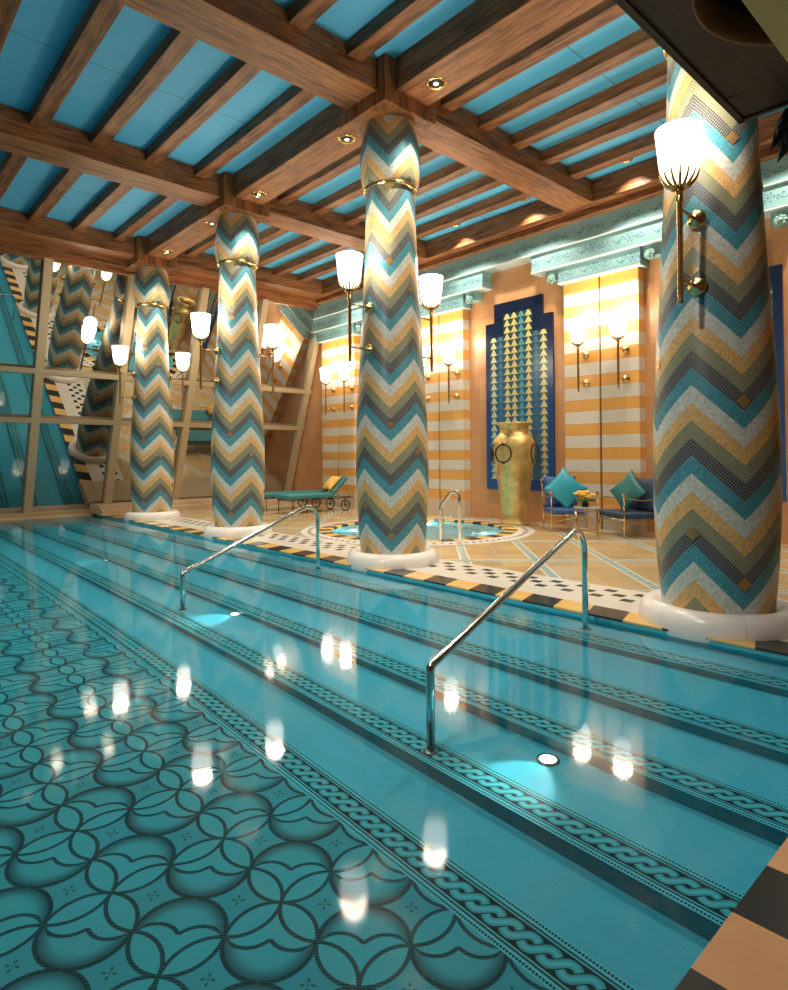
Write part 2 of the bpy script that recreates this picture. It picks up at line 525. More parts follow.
# ------------------------------------------------------------------ pool shell
NOSE = [4.93, 4.05, 3.37, 2.68]
DEP = [.15, .30, .45, .60, .75]
YF = GY + .1
xs = [EX] + NOSE
def build_pool():
    bm = NB()
    def quad(a, b, c, d, mi): bm.faces.new([bm.verts.new(p) for p in (a, b, c, d)]).material_index = mi
    for i in range(4):
        x1, x0, d = xs[i], xs[i+1], -DEP[i]
        quad((x0,EY,d),(x1,EY,d),(x1,YF,d),(x0,YF,d), 0)
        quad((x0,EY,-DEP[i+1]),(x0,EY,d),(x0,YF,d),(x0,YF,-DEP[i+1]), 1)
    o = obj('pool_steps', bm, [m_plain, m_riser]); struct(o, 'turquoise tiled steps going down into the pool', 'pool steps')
    bm = NB()
    box(bm, GX0, 2.68, EY, YF, -.85, -.75)
    struct(obj('pool_floor', bm, m_plain), 'turquoise tiled pool floor beside the lowest rope border', 'pool floor')
    bm = NB(); box(bm, GX0, 2.03, EY, YF-1.0, -.75, -.747)
    struct(obj('pool_mosaic_carpet', bm, m_pat), 'pool floor mosaic of interlaced black circles and shaded crescents', 'pool mosaic')
    bm = NB()
    box(bm, GX0-.2, GX0, EY, YF, -.85, 0); box(bm, GX0, EX+.2, EY-.2, EY-.004, -.85, -.005); box(bm, GX0, EX+.2, YF, YF+.2, -.85, -.01)
    struct(obj('pool_wall', bm, m_plain), 'tiled side wall of the pool', 'pool wall')
    bm = NB(); box(bm, EX-.0, EX+.2, EY, YF, -.25, DZ-.012)
    struct(obj('pool_coping', bm, m_coping), 'bright blue coping face along the deck edge of the pool', 'pool coping')
    # rope (guilloche) borders
    names = ['top step under the deck edge', 'second step down', 'third step down, below the round floor lamps', 'lowest step above the pool floor', 'pool floor, edging the circle mosaic']
    for i, (xc, d) in enumerate([(NOSE[0]+.12, DEP[0]), (NOSE[1]+.12, DEP[1]), (NOSE[2]+.12, DEP[2]), (NOSE[3]+.12, DEP[3]), (2.15, DEP[4])]):
        bm = NB(); box(bm, -.12, .12, EY, YF-.6, 0, .003)
        o = obj('rope_border', bm, m_gui, loc=(xc, 0, -d))
        struct(o, 'dark braided rope mosaic border on the ' + names[i], 'mosaic border')
build_pool()
bm = NB(); wf = bm.faces.new([bm.verts.new(p) for p in ((GX0,EY,0),(EX,EY,0),(EX,YF,0),(GX0,YF,0))]); wf.smooth = True
tag(obj('pool_water', bm, m_water), 'clear turquoise pool water covering the mosaic steps and floor', 'water', None, 'stuff')

# ------------------------------------------------------------------ deck
TC = (9.12, 9.35); TR = 1.80
def build_floor():
    bm = NB()
    z0, z1 = DZ-.3, DZ
    S = 2.75
    x0, x1, y0, y1 = TC[0]-S, TC[0]+S, TC[1]-S, TC[1]+S
    X0, X1, Y0, Y1 = EX+.32, WX+.05, -7.0, 20.5
    x1 = min(x1, X1)
    def top(a, b, c, d): bm.faces.new([bm.verts.new(p) for p in ((a,c,z1),(b,c,z1),(b,d,z1),(a,d,z1))])
    top(X0, X1, Y0, y0); top(X0, X1, y1, Y1); top(X0, x0, y0, y1)
    if x1 < X1: top(x1, X1, y0, y1)
    n = 96; R = 2.42
    cin = [bm.verts.new((TC[0]+R*math.cos(2*PI*k/n), TC[1]+R*math.sin(2*PI*k/n), z1)) for k in range(n)]
    outp = []
    for k in range(n):
        c, s = math.cos(2*PI*k/n), math.sin(2*PI*k/n)
        tx = ((x1-TC[0])/c if c > 0 else (x0-TC[0])/c) if abs(c) > 1e-6 else 1e9
        ty = ((y1-TC[1])/s if s > 0 else (y0-TC[1])/s) if abs(s) > 1e-6 else 1e9
        t = min(tx, ty); outp.append(bm.verts.new((TC[0]+t*c, TC[1]+t*s, z1)))
    for k in range(n):
        bm.faces.new((cin[k], outp[k], outp[(k+1)%n], cin[(k+1)%n]))
    # corner fills
    for cx_, cy_ in ((x0,y0),(x1,y0),(x1,y1),(x0,y1)):
        near = sorted(outp, key=lambda v: (v.co.x-cx_)**2+(v.co.y-cy_)**2)[:2]
        if all((v.co.x-cx_)**2+(v.co.y-cy_)**2 > 1e-6 for v in near):
            a, b = near
            if abs(a.co.x-b.co.x) > 1e-4 and abs(a.co.y-b.co.y) > 1e-4:
                bm.faces.new((a, b, bm.verts.new((cx_,cy_,z1))))
    for f in bm.faces: f.normal_update()
    o = obj('floor', bm, m_floor); struct(o, 'polished honey stone deck with pale blue diagonal bands', 'floor')
    for p in o.data.polygons:
        pass
    return o
build_floor()
bm = NB(); box(bm, EX+.30, EX+1.28, -7, 20, DZ-.2, DZ+.004)
struct(obj('trim_1', bm, m_wband), 'white mosaic walkway dotted with small black diamonds along the pool', 'mosaic band')
bm = NB(); box(bm, EX-.012, EX+.33, EY, 18.6, DZ-.012, DZ+.006)
struct(obj('trim_2', bm, m_edgeY), 'pool edge of alternating black and yellow tiles beside the columns', 'tile border')
bm = NB(); box(bm, GX0, EX+.3, -7, EY+.012, -.0, DZ+.006)
struct(obj('trim_3', bm, m_edgeX), 'near pool edge of large black and yellow tiles painted peach as if warmly lit, in the lower right corner', 'tile border')
# hot tub
bm = NB(); lathe(bm, [(TR-.01,-.12),(TR-.01,.02),(TR+.03,.035),(2.43,.012),(2.43,-.05)], 96, smooth=False)
struct(obj('tub_rim', bm, m_tubring, loc=(TC[0],TC[1],DZ)), 'round rim of black and yellow tiles around the hot tub', 'tub rim')
bm = NB(); lathe(bm, [(TR,-.02),(TR,-.35),(1.15,-.36),(1.15,-.7),(.02,-.7)], 64, smooth=False)
struct(obj('tub_basin', bm, m_tubin, loc=(TC[0],TC[1],DZ)), 'pale turquoise lining of the round hot tub', 'tub basin')
bm = NB(); vs = [bm.verts.new((TR*math.cos(2*PI*k/64), TR*math.sin(2*PI*k/64), 0)) for k in range(64)]; bm.faces.new(vs)
tag(obj('tub_water', bm, m_tubwater, loc=(TC[0],TC[1],DZ-.005)), 'pale turquoise water in the round hot tub behind the second column', 'water', None, 'stuff')

# ------------------------------------------------------------------ columns
PROF = [(r_*.96, z_) for r_, z_ in [(.485,.0),(.495,.15),(.525,.5),(.548,.9),(.558,1.25),(.556,1.6),(.545,2.0),(.525,2.4),(.50,2.8),(.478,3.2),(.452,3.6),(.43,4.0),(.412,4.4),(.396,4.8),(.383,5.2),(.374,5.48)]]
CAP = [(.374,5.50),(.40,5.53),(.425,5.60),(.445,5.75),(.450,5.90),(.440,6.05),(.415,6.22),(.385,6.36),(.360,6.46),(.355,6.52)]
def rad(z):
    P_ = PROF + CAP
    for a, b in zip(P_, P_[1:]):
        if a[1] <= z <= b[1]: return a[0] + (b[0]-a[0])*(z-a[1])/(b[1]-a[1])
    return .36
def smooth_prof(P_, n=4):
    out = []
    for i in range(len(P_)-1):
        p0, p1, p2, p3 = P_[max(i-1,0)], P_[i], P_[i+1], P_[min(i+2,len(P_)-1)]
        for k in range(n):
            t = k/n
            out.append(tuple(.5*((2*p1[j])+(-p0[j]+p2[j])*t+(2*p0[j]-5*p1[j]+4*p2[j]-p3[j])*t*t+(-p0[j]+3*p1[j]-3*p2[j]+p3[j])*t**3) for j in (0,1)))
    out.append(P_[-1]); return out
def make_column():
    root = empty('mosaic_column', (0,0,0))
    bm = NB(); lathe(bm, smooth_prof(PROF), 96); obj('shaft', bm, m_col, root)
    bm = NB(); lathe(bm, smooth_prof(CAP), 96, capt=True); obj('capital', bm, m_col, root)
    bm = NB(); lathe(bm, [(.37,5.455),(.395,5.46),(.402,5.485),(.395,5.51),(.37,5.515)], 64); obj('gold_collar', bm, m_gold, root)
    bm = NB(); lathe(bm, [(.46,.155),(.50,.165),(.53,.185),(.58,.19),(.635,.165),(.665,.12),(.68,.06),(.682,.0),(.67,-.05),(.64,-.08),(.5,-.09)], 96, capb=True)
    obj('base_ring', bm, m_base, root)
    # gold inlay diamonds on the dark bands at the corners of the zigzag
    for az, zc in ((177,.90),(222,.48),(222,4.38),(222,2.05),(177,3.24),(267,1.67),(132,2.45),(267,4.0),(312,.9),(87,1.67)):
        az += 3.5; zc -= .05; R = rad(zc) + .004; bm = NB(); a = math.radians(az)
        rng = 4; g = {}
        for i in range(rng+1):
            for j in range(rng+1):
                u = (i/rng-.5)*.086; v = (j/rng-.5)*.086
                h = (u+v)*.7071; w = (v-u)*.7071
                aa = a + h/R; g[i,j] = bm.verts.new(((R+.006)*math.cos(aa), (R+.006)*math.sin(aa), zc+w))
        for i in range(rng):
            for j in range(rng): bm.faces.new((g[i,j],g[i+1,j],g[i+1,j+1],g[i,j+1]))
        bmesh.ops.solidify(bm, geom=bm.faces[:], thickness=.012)
        obj('gold_inlay', bm, m_goldtile, root)
    return root
proto = make_column()
clab = ['thick zigzag mosaic column nearest the camera at the right edge', 'zigzag mosaic column in the middle beside the round hot tub', 'zigzag mosaic column third from the camera, left of the middle one', 'smallest and farthest zigzag mosaic column, by the leaning glass wall']
cols = []
for i, y in enumerate(CY):
    o = proto if i == 0 else copy_tree(proto)
    o.location = (CX, y, DZ); tag(o, clab[i], 'column', 'zigzag mosaic columns'); cols.append(o)

# ------------------------------------------------------------------ torch sconces
def make_sconce(reach):
    """pole axis at local origin; wall is at +X by 'reach'"""
    root = empty('torch_sconce', (0,0,0))
    prof = [(.035,3.98),(.08,4.00),(.125,4.05),(.152,4.13),(.165,4.23),(.174,4.33),(.186,4.45),(.188,4.475),(.178,4.475),(.166,4.33),(.157,4.23),(.144,4.14),(.11,4.07),(.03,4.02)]
    bm = NB(); lathe(bm, [(r, z-3.98) for r, z in prof], 40)
    sh = obj('glass_shade', bm, m_shade, root, loc=(0,0,3.98))
    for k in range(14):
        a = 2*PI*k/14; bm = NB()
        pts = [((r+.004)*math.cos(a), (r+.004)*math.sin(a), z) for r, z in ((.03,3.965),(.082,3.996),(.127,4.046),(.150,4.10),(.158,4.13))]
        tube(bm, pts, [.014,.016,.012,.008,.003], 6); obj('claw', bm, m_brass, sh); 
    for c in sh.children: c.location = (0,0,-3.98)
    bm = NB(); lathe(bm, [(.012,2.99),(.02,2.995),(.022,3.02),(.018,3.05),(.024,3.08),(.024,3.85),(.032,3.87),(.026,3.90),(.034,3.94),(.05,3.985),(.02,3.99)], 16, capb=True, capt=True); obj('pole', bm, m_brass, root)
    for z in (3.80, 3.20):
        bm = NB(); tube(bm, [(0,0,z),(reach-.02,0,z)], .014, 8); obj('arm', bm, m_brass, root)
        bm = NB(); lathe(bm, [(.035,-.02),(.075,0),(.085,.02),(.07,.045),(.035,.05),(.03,.07),(.0,.075)], 24, capb=True)
        xf(bm, Matrix.Translation((reach,0,z)) @ Matrix.Rotation(-PI/2, 4, 'Y')); obj('rosette', bm, m_brass, root)
    return root
sc_col = make_sconce(.36); sc_wall = make_sconce(.33); used = set()
def lamp_point(loc, e, r=.17, col=(1,.84,.64), name='sconce_glow'):
    l = bpy.data.lights.new(name, 'POINT'); l.energy = e; l.shadow_soft_size = r; l.color = col
    o = bpy.data.objects.new(name, l); COL.objects.link(o); o.location = loc; return o
def place(src, x, y, rz, label, group):
    o = src if src.name not in used else copy_tree(src)
    used.add(src.name); o.location = (x, y, -.12 if (y < 3 and x < 7) else -.07); o.rotation_euler = (0,0,rz); tag(o, label, 'wall lamp', group)
    lamp_point((x, y, 4.56), 38)
    return o
side = ['nearest column', 'middle column', 'third column', 'farthest column']
for i, y in enumerate(CY):
    place(sc_col, 5.30, y-.05, 0, 'brass torch lamp with lit white bowl on the pool side of the ' + side[i], 'torch lamps on the columns')
    place(sc_col, 6.92, y-.05 if i else y+.2, PI, 'brass torch lamp with lit white bowl on the wall side of the ' + side[i], 'torch lamps on the columns')
for y, l in ((6.95,'left lamp of the striped pilaster behind the armchairs'), (6.06,'right lamp of the striped pilaster behind the armchairs'), (10.62,'right lamp of the striped pilaster beside the gold vase'), (11.65,'left lamp of the striped pilaster beside the gold vase'), (15.9,'leftmost wall lamp near the leaning glass, above the loungers'), (14.95,'second wall lamp from the leaning glass, above the loungers')):
    place(sc_wall, 11.52, y, 0, 'lit torch sconce, ' + l, 'torch lamps on the striped wall')

# ------------------------------------------------------------------ striped wall
bm = NB(); box(bm, WX, WX+.3, -7, 20.6, 0, 7.3)
struct(obj('wall_right', bm, m_tile), 'terracotta tiled wall behind the hot tub and the chairs', 'wall')
PC = [-2.4, 2.15, 6.64, 11.28, 15.72]
for y in PC:
    for a, b, nm in ((y-.85, y-.022, 0), (y+.022, y+.85, 1)):
        bm = NB(); box(bm, 11.85, WX+.01, a, b, DZ, 5.36)
        struct(obj('wall_pilaster', bm, m_stripe, bevel=.01))
    bm = NB(); box(bm, 11.93, WX+.01, y-.022, y+.022, DZ, 5.36); struct(obj('pilaster_joint', bm, m_seam))
    # stepped cornice above the pilaster
    for (h0, h1, hw, x) in ((5.74,6.14,1.60,11.73), (5.37,5.72,.93,11.77)):
        bm = NB(); hz = (h1-h0)/2
        a, b = max(y-hw, -7), min(y+hw, 17.0+.35*(6.5-h0)*0+.1)
        box(bm, x, WX+.01, a-0, b, -hz, hz)
        o = obj('cornice_tier', bm, m_frieze, loc=(0,0,(h0+h1)/2)); struct(o)
        bm = NB(); box(bm, x-.02, WX+.01, a-.01, b+.01, -.018, .008); struct(obj('cornice_ledge', bm, m_ledge, loc=(0,0,h0)))
    for s in (-1, 1):
        yy = y + s*1.12
        if yy > 17: continue
        bm = NB(); box(bm, 11.84, WX+.01, yy-.17, yy+.17, 5.50, 5.73)
        bk = struct(obj('cornice_bracket', bm, m_frieze))
        bm = NB()
        for k in range(8):
            a = 2*PI*k/8; sphere(bm, (.0, .07*math.cos(a), .07*math.sin(a)), .045, 10, 6)
        sphere(bm, (-.03,0,0), .05, 10, 6)
        obj('carved_rosette', bm, m_rosette, bk, loc=(11.80, yy, 5.53))
bm = NB(); box(bm, 11.70, WX+.01, -7, 17.4, -.21, .21); struct(obj('wall_frieze', bm, m_frieze, loc=(0,0,6.365)), 'top tier of turquoise floral frieze along the tiled wall', 'frieze')
bm = NB(); box(bm, 11.675, WX+.01, -7, 17.4, 6.135, 6.16); struct(obj('frieze_ledge', bm, m_ledge))
# stepped mosaic panels in the niches
def panel(yc, label):
    bm = NB(); z0, z1, z2 = .78, 4.86, 5.32
    mid = (z0+z2)/2+0
    zc = 3.05
    pts = [(-.97,z0),(.97,z0),(.97,z1),(.70,z1),(.70,z2),(-.70,z2),(-.70,z1),(-.97,z1)]
    fr_ = [bm.verts.new((-.06, a, b-zc)) for a, b in pts]; bk = [bm.verts.new((-.004, a, b-zc)) for a, b in pts]
    bm.faces.new(fr_); bm.faces.new(list(reversed(bk)))
    for k in range(8): bm.faces.new((fr_[k], bk[k], bk[(k+1)%8], fr_[(k+1)%8]))
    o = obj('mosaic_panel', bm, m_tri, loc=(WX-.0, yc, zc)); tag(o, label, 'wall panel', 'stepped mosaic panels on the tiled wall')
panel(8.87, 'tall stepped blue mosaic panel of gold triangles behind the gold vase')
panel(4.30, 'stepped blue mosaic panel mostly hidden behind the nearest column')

# ------------------------------------------------------------------ ceiling
CZ = 7.15
bm = NB(); box(bm, GX0-1, WX+.3, -7, 17.4, CZ, CZ+.1)
struct(obj('ceiling', bm, m_ceil), 'blue ceiling panels between the timber beams', 'ceiling')
BZ = 6.70
BX = 6.08
def beam(x0, x1, y0, y1, z0, z1, m, name='ceiling_beam', bevel=.012):
    bm = NB(); cx_, cy_ = (x0+x1)/2, (y0+y1)/2
    box(bm, x0-cx_, x1-cx_, y0-cy_, y1-cy_, z0, z1)
    return struct(obj(name, bm, m, loc=(cx_,cy_,0), bevel=bevel))
nodes_y = [-2.25] + CY
for y in nodes_y:
    beam(BX-.51, BX+.51, y-.51, y+.51, 6.5, CZ, m_woodz, 'ceiling_post')
    beam(BX+.50, 11.3, y-.33, y+.33, BZ, CZ, m_woodx)
    beam(GX0-1, BX-.50, y-.33, y+.33, BZ, CZ, m_woodx)
allY = [-6.8] + nodes_y
for a, b in zip(nodes_y, nodes_y[1:]):
    beam(BX-.315, BX+.315, a+.50, b-.50, BZ, CZ, m_woody)
beam(BX-.315, BX+.315, -7, -2.75, BZ, CZ, m_woody)
# wall beam, glass-side beam and trims
beam(11.3, WX, -7, 17.3, 6.70, CZ, m_woody)
beam(11.52, WX-.05, -7, 17.2, 6.57, 6.72, m_woody, 'ceiling_trim')
beam(GX0-1, WX, 16.42, 16.62, 6.55, 6.74, m_woodx, 'ceiling_trim')
beam(GX0-1, WX-.4, 16.62, 17.3, 6.42, CZ, m_woodx)
for a, b in zip(nodes_y, nodes_y[1:]):
    for x in [6.99, 7.88, 8.77, 9.66, 10.55] + [5.17-.92*k for k in range(14)]:
        beam(x-.12, x+.12, a+.33, b-.33, 6.96, CZ+.01, m_woody, 'ceiling_joist', .008)
for x in [6.99, 7.88, 8.77, 9.66, 10.55] + [5.17-.92*k for k in range(14)]:
    beam(x-.12, x+.12, -7, -2.58, 6.96, CZ+.01, m_woody, 'ceiling_joist', .008)

# downlights in the beams
def make_downlight():
    root = empty('ceiling_downlight', (0,0,0))
    bm = NB(); lathe(bm, [(.105,.0),(.125,-.014),(.145,-.008),(.148,.004)], 28); obj('trim_ring', bm, m_gold, root)
    bm = NB(); lathe(bm, [(.0,-.004),(.10,-.004),(.106,.0)], 20); obj('baffle', bm, m_dark, root)
    bm = NB(); lathe(bm, [(.0,-.012),(.03,-.012),(.036,-.004)], 16); obj('lens', bm, m_lens, root)
    return root
dl = make_downlight(); first = True
def spot(loc, e, ang=120, blend=.6, col=(1,.87,.70), r=.08, d=(0,0,-1), name='downlight_beam'):
    l = bpy.data.lights.new(name, 'SPOT'); l.energy = e; l.spot_size = math.radians(ang); l.spot_blend = blend; l.color = col; l.shadow_soft_size = r
    o = bpy.data.objects.new(name, l); COL.objects.link(o); o.location = loc
    o.rotation_euler = Vector(d).to_track_quat('-Z', 'Y').to_euler(); return o
dls = [(BX,5.80,BZ,'beam before the middle column'),(BX,7.78,BZ,'beam just past the middle column'),(BX,10.55,BZ,'beam before the third column'),(BX,12.55,BZ,'beam just past the third column'),(BX,15.0,BZ,'beam before the farthest column'),(BX,3.3,BZ,'beam just past the nearest column')]
for x, y, z, l in dls:
    o = dl if first else copy_tree(dl); first = False
    o.location = (x, y, z-.002); tag(o, 'round brass downlight in the timber ' + l, 'ceiling light', 'downlights in the column beams')
    spot((x, y, z-.03), 330, 94, .7)
for x, y, z, l in ((10.98,7.9,CZ,'ceiling strip near the wall beam, right of the cross beam'),(10.98,5.6,CZ,'ceiling strip near the wall, beside the nearest column'),(10.98,9.9,CZ,'ceiling strip near the wall, above the vase'),(10.98,12.5,CZ,'ceiling strip near the wall, behind the middle column'),(10.98,14.4,CZ,'ceiling strip near the wall, above the loungers'),(10.98,2.9,CZ,'ceiling strip beyond the nearest column')):
    o = copy_tree(dl); o.location = (x, y, z-.002); tag(o, 'small downlight in the blue ' + l, 'ceiling light', 'downlights by the wall')
    spot((x, y, z-.03), 300, 110)
# added spots to light the pool, no fixtures (unseen part of the ceiling)
for x in (-5.5, -1.0, 2.4):
    for y in (2.6, 4.6, 9.1, 13.8):
        if x > 2 and y < 3: continue
        spot((x, y-.1, 6.6), 120 if y < 3 else 250, 108, .8, r=.38)

# added fill spots without fixtures, brightening the column row from across the pool
for a, b in (((-2.2,3.0,6.6),(6.1,2.4,1.2)), ((-3.5,3.0,6.6),(6.1,8.0,1.3)), ((-4.5,8.5,6.6),(6.1,14.0,1.3))):
    spot(a, 650, 58, .8, (1,.94,.84), .25, Vector(b)-Vector(a), 'column_fill_beam')
# ------------------------------------------------------------------ leaning glass wall
def build_glass():
    bm = NB()
    t = .03
    z0, z1 = -.05, 6.5
    vs = [(GX0-1,gy(z0),z0),(WX-.0,gy(z0),z0),(WX-.0,gy(z1),z1),(GX0-1,gy(z1),z1)]
    a = [bm.verts.new(p) for p in vs]; b = [bm.verts.new((p[0],p[1]+t,p[2])) for p in vs]
    bm.faces.new(a); bm.faces.new(list(reversed(b)))
    for k in range(4): bm.faces.new((a[k], b[k], b[(k+1)%4], a[(k+1)%4]))
    w = struct(obj('window_1', bm, m_glass), 'leaning wall of dark reflective glass panes', 'window')
    def bar(x0, x1, z0, z1, d=.16, name='mullion'):
        bm = NB()
        f = [(x0,gy(z0)-d,z0),(x1,gy(z0)-d,z0),(x1,gy(z1)-d,z1),(x0,gy(z1)-d,z1)]
        bk = [(p[0],p[1]+d+.02,p[2]) for p in f]
        a = [bm.verts.new(p) for p in f]; b = [bm.verts.new(p) for p in bk]
        bm.faces.new(a); bm.faces.new(list(reversed(b)))
        for k in range(4): bm.faces.new((a[k], b[k], b[(k+1)%4], a[(k+1)%4]))
        obj(name, bm, m_mull, w)
    for x in (-8.2,-6.2,-4.2,-2.2,-.2,1.8,3.83,5.85,7.85,9.80,11.93):
        bar(x-.10, x+.10, .0, 6.45)
    bar(GX0-1, WX, 3.75, 3.88, .15, 'transom'); bar(GX0-1, WX, 2.53, 2.66, .15, 'transom')
    bar(GX0-1, WX, .0, .16, .18, 'transom')
build_glass()
# stone curb in front of the glass on the deck
bm = NB(); box(bm, EX-.1, WX, 17.9, 18.85, DZ, .32); box(bm, EX-.1, WX, 17.75, 18.0, DZ-.02, .20)
struct(obj('trim_4', bm, m_stone, bevel=.02), 'pale stone curb at the foot of the leaning glass', 'curb')
bm = NB(); box(bm, GX0, EX-.1, 18.6, 18.98, -.04, .05)
struct(obj('trim_5', bm, m_stone), 'low stone strip between the water and the glass', 'curb')

# back and far sides of the hall (seen only in the glass)
bm = NB(); box(bm, GX0-1, WX+.3, -7.2, -7, 0, 7.2); struct(obj('wall_back', bm, m_tile), 'tiled end wall of the hall, seen only as a reflection', 'wall')
bm = NB(); box(bm, GX0-1.2, GX0-1, -7.2, 18.5, 0, 7.2); struct(obj('wall_left', bm, m_tile), 'tiled far side wall of the hall across the pool', 'wall')
bm = NB(); box(bm, GX0-1, GX0, EY-.3, 19, -.1, DZ); struct(obj('deck_strip', bm, m_floor), 'narrow deck across the pool', 'floor')

# ------------------------------------------------------------------ handrails
def fillet(pts, r, n=8):
    pts = [Vector(p) for p in pts]; out = [pts[0]]
    for i in range(1, len(pts)-1):
        a, b, c = pts[i-1], pts[i], pts[i+1]
        u = (a-b).normalized(); v = (c-b).normalized(); ang = u.angle(v); rr = r[i-1] if isinstance(r, (list,tuple)) else r
        d = min(rr/math.tan(ang/2), (a-b).length*.48, (c-b).length*.48); rr = d*math.tan(ang/2)
        cc = b + (u+v).normalized()*(rr/math.sin(ang/2))
        p0, p1 = b+u*d, b+v*d
        for k in range(n+1):
            t = k/n; q = (p0-cc).lerp(p1-cc, t).normalized()*rr + cc; out.append(q)
    out.append(pts[-1]); return out
def handrail(p_top, p_low, ztop, zlow, d0, d1, label, r=.028, rr=.16):
    root = empty('pool_handrail', (p_top[0], p_top[1], 0)); tag(root, label, 'handrail')
    ox, oy = p_top
    def L(x, y, z): return (x-ox, y-oy, z)
    bm = NB(); tube(bm, fillet([L(*p_top,d0), L(*p_top,ztop), L(*p_low,zlow), L(*p_low,d1)], [rr*1.4, rr*.25], 12), r, 16)
    obj('rail', bm, m_steel, root)
    for p, d in ((p_top,d0),(p_low,d1)):
        bm = NB(); lathe(bm, [(.0,.012),(.045,.012),(.055,.0)], 20, L(*p,d)); obj('floor_flange', bm, m_steel, root)
    return root
handrail((5.25,3.12), (2.80,2.76), 0.97, .27, -.148, -.597, 'nearest steel handrail slanting down the pool steps beside the thick column')
handrail((5.22,7.42), (2.98,6.93), 0.97, .27, -.148, -.597, 'farther steel handrail slanting down the steps left of the middle column')
handrail((8.10,7.24), (8.02,7.62), 1.16, .70, DZ, DZ, 'short steel handrail at the hot tub behind the middle column', .03, .10)

# ------------------------------------------------------------------ underwater lamps
def make_poollight():
    root = empty('underwater_lamp', (0,0,0))
    bm = NB(); lathe(bm, [(.075,.0),(.07,.012),(.052,.014)], 24); obj('rim', bm, m_steel, root)
    bm = NB(); lathe(bm, [(.0,.012),(.03,.012),(.053,.009)], 24); obj('lens', bm, m_pool, root)
    return root
pl = make_poollight(); first = True
pls = [((3.24,2.19),'nearest round lamp under water, on the step below the front handrail'),((3.33,6.35),'round underwater lamp on the step near the second handrail'),((3.4,10.9),'underwater lamp on the step in line with the third column'),((3.5,15.4),'farthest underwater lamp near the glass wall')]
for (x, y), l in pls:
    o = pl if first else copy_tree(pl); first = False
    o.location = (x, y, -DEP[3]); tag(o, l, 'pool light', 'underwater lamps on the steps')
    spot((x-.03, y, -DEP[3]+.09), 26, 95, 1.0, (1,.93,.78), .02, (-1,0,-.42), 'pool_lamp_beam')

for a in range(4):  # added point lights that brighten the tub water, no fixtures built
    lamp_point((TC[0]+1.4*math.cos(a*PI/2+.6), TC[1]+1.4*math.sin(a*PI/2+.6), -.18), 5, .05, (.8,.95,1), 'tub_fill')
# ------------------------------------------------------------------ gold vase
def vase():
    root = empty('gold_vase', (11.30, 8.45, DZ)); root.scale = (.95,.95,.94); tag(root, 'tall hammered gold vase with ring handles before the blue mosaic panel', 'vase')
    prof = [(.30,.0),(.33,.02),(.31,.07),(.27,.14),(.265,.22),(.29,.30),(.31,.45),(.36,.8),(.41,1.15),(.45,1.5),(.475,1.75),(.48,1.9),(.455,2.03),(.39,2.12),(.34,2.17),(.32,2.22),(.32,2.30),(.36,2.37),(.42,2.41),(.425,2.43),(.40,2.435),(.30,2.38),(.29,2.2),(.36,2.1)]
    bm = NB(); lathe(bm, prof, 56, capb=True); obj('body', bm, m_vase, root)
    for az in (189, 280, 134, 20, 76):
        a = math.radians(az); c, s = math.cos(a), math.sin(a)
        bm = NB(); R = .465
        pts = [((R+.06)*c - .20*math.cos(t)*s, (R+.06)*s + .20*math.cos(t)*c, 1.70+.21*math.sin(t)) for t in [2*PI*k/24 for k in range(24)]]
        tube(bm, pts,   .016, 8, closed=True); h = obj('ring_handle', bm, m_dark, root)
        for zz in (1.91, 1.49):
            bm = NB(); box(bm, -.04, .05, -.045, .045, -.035, .035)
            xf(bm, Matrix.Translation(((R+.02)*c, (R+.02)*s, zz)) @ Matrix.Rotation(a, 4, 'Z')); obj('mount', bm, m_steel, h, bevel=.008)
vase()

# ------------------------------------------------------------------ furniture
def armchair(loc, rz, w, d, label, seatmat, backmat, seat_label):
    """local: front faces -Y; x across"""
    root = empty('iron_armchair', (loc[0], loc[1], DZ), rz); tag(root, label, 'armchair')
    hw = w/2
    for sx in (-1, 1):
        bm = NB(); tube(bm, [(sx*hw,0,0),(sx*hw,0,.78)], .014, 8); sphere(bm, (sx*hw,0,.80), .035, 12, 8); obj('front_leg', bm, m_brass, root)
        bm = NB(); tube(bm, [(sx*hw,d,0),(sx*hw,d,.5),(sx*hw,d+.12,1.02)], .014, 8); sphere(bm, (sx*hw,d+.12,1.03), .03, 10, 6); obj('rear_leg', bm, m_brass, root)
        bm = NB(); n = 10
        tube(bm, [(sx*hw, (d+.06)*k/n, .77-.07*math.sin(PI*k/n)) for k in range(n+1)], .009, 6); obj('rope_arm', bm, m_brass, root)
        bm = NB(); tube(bm, [(sx*hw, d*k/n, .22+.07*math.sin(PI*k/n)) for k in range(n+1)], .007, 6); obj('side_stretcher', bm, m_brass, root)
    for yy in (0, d):
        bm = NB(); tube(bm, [(-hw,yy,.34),(hw,yy,.34)], .010, 6)
        tube(bm, [(-hw+w*k/10, yy, .17+.09*math.sin(PI*k/10)) for k in range(11)], .007, 6); obj('cross_rail', bm, m_brass, root)
    bm = NB(); box(bm, -hw+.01, hw-.01, .0, d, .355, .47); tag(obj('seat_cushion', bm, seatmat, root, bevel=.04), seat_label)
    bm = NB(); pillow(bm, w-.02, .66, .16, ears=.08)
    xf(bm, Matrix.Translation((0, d-.02, .79)) @ Matrix.Rotation(math.radians(78), 4, 'X')); obj('back_cushion', bm, backmat, root)
    bm = NB(); box(bm, -hw, hw, d+.015, d+.03, .45, .50); box(bm, -hw, hw, d+.095, d+.11, .94, .97); obj('back_rail', bm, m_brass, root)
    return root
def to_world(root, p):
    return Matrix.Translation(root.location) @ Matrix.Rotation(root.rotation_euler.z, 4, 'Z') @ Vector(p)
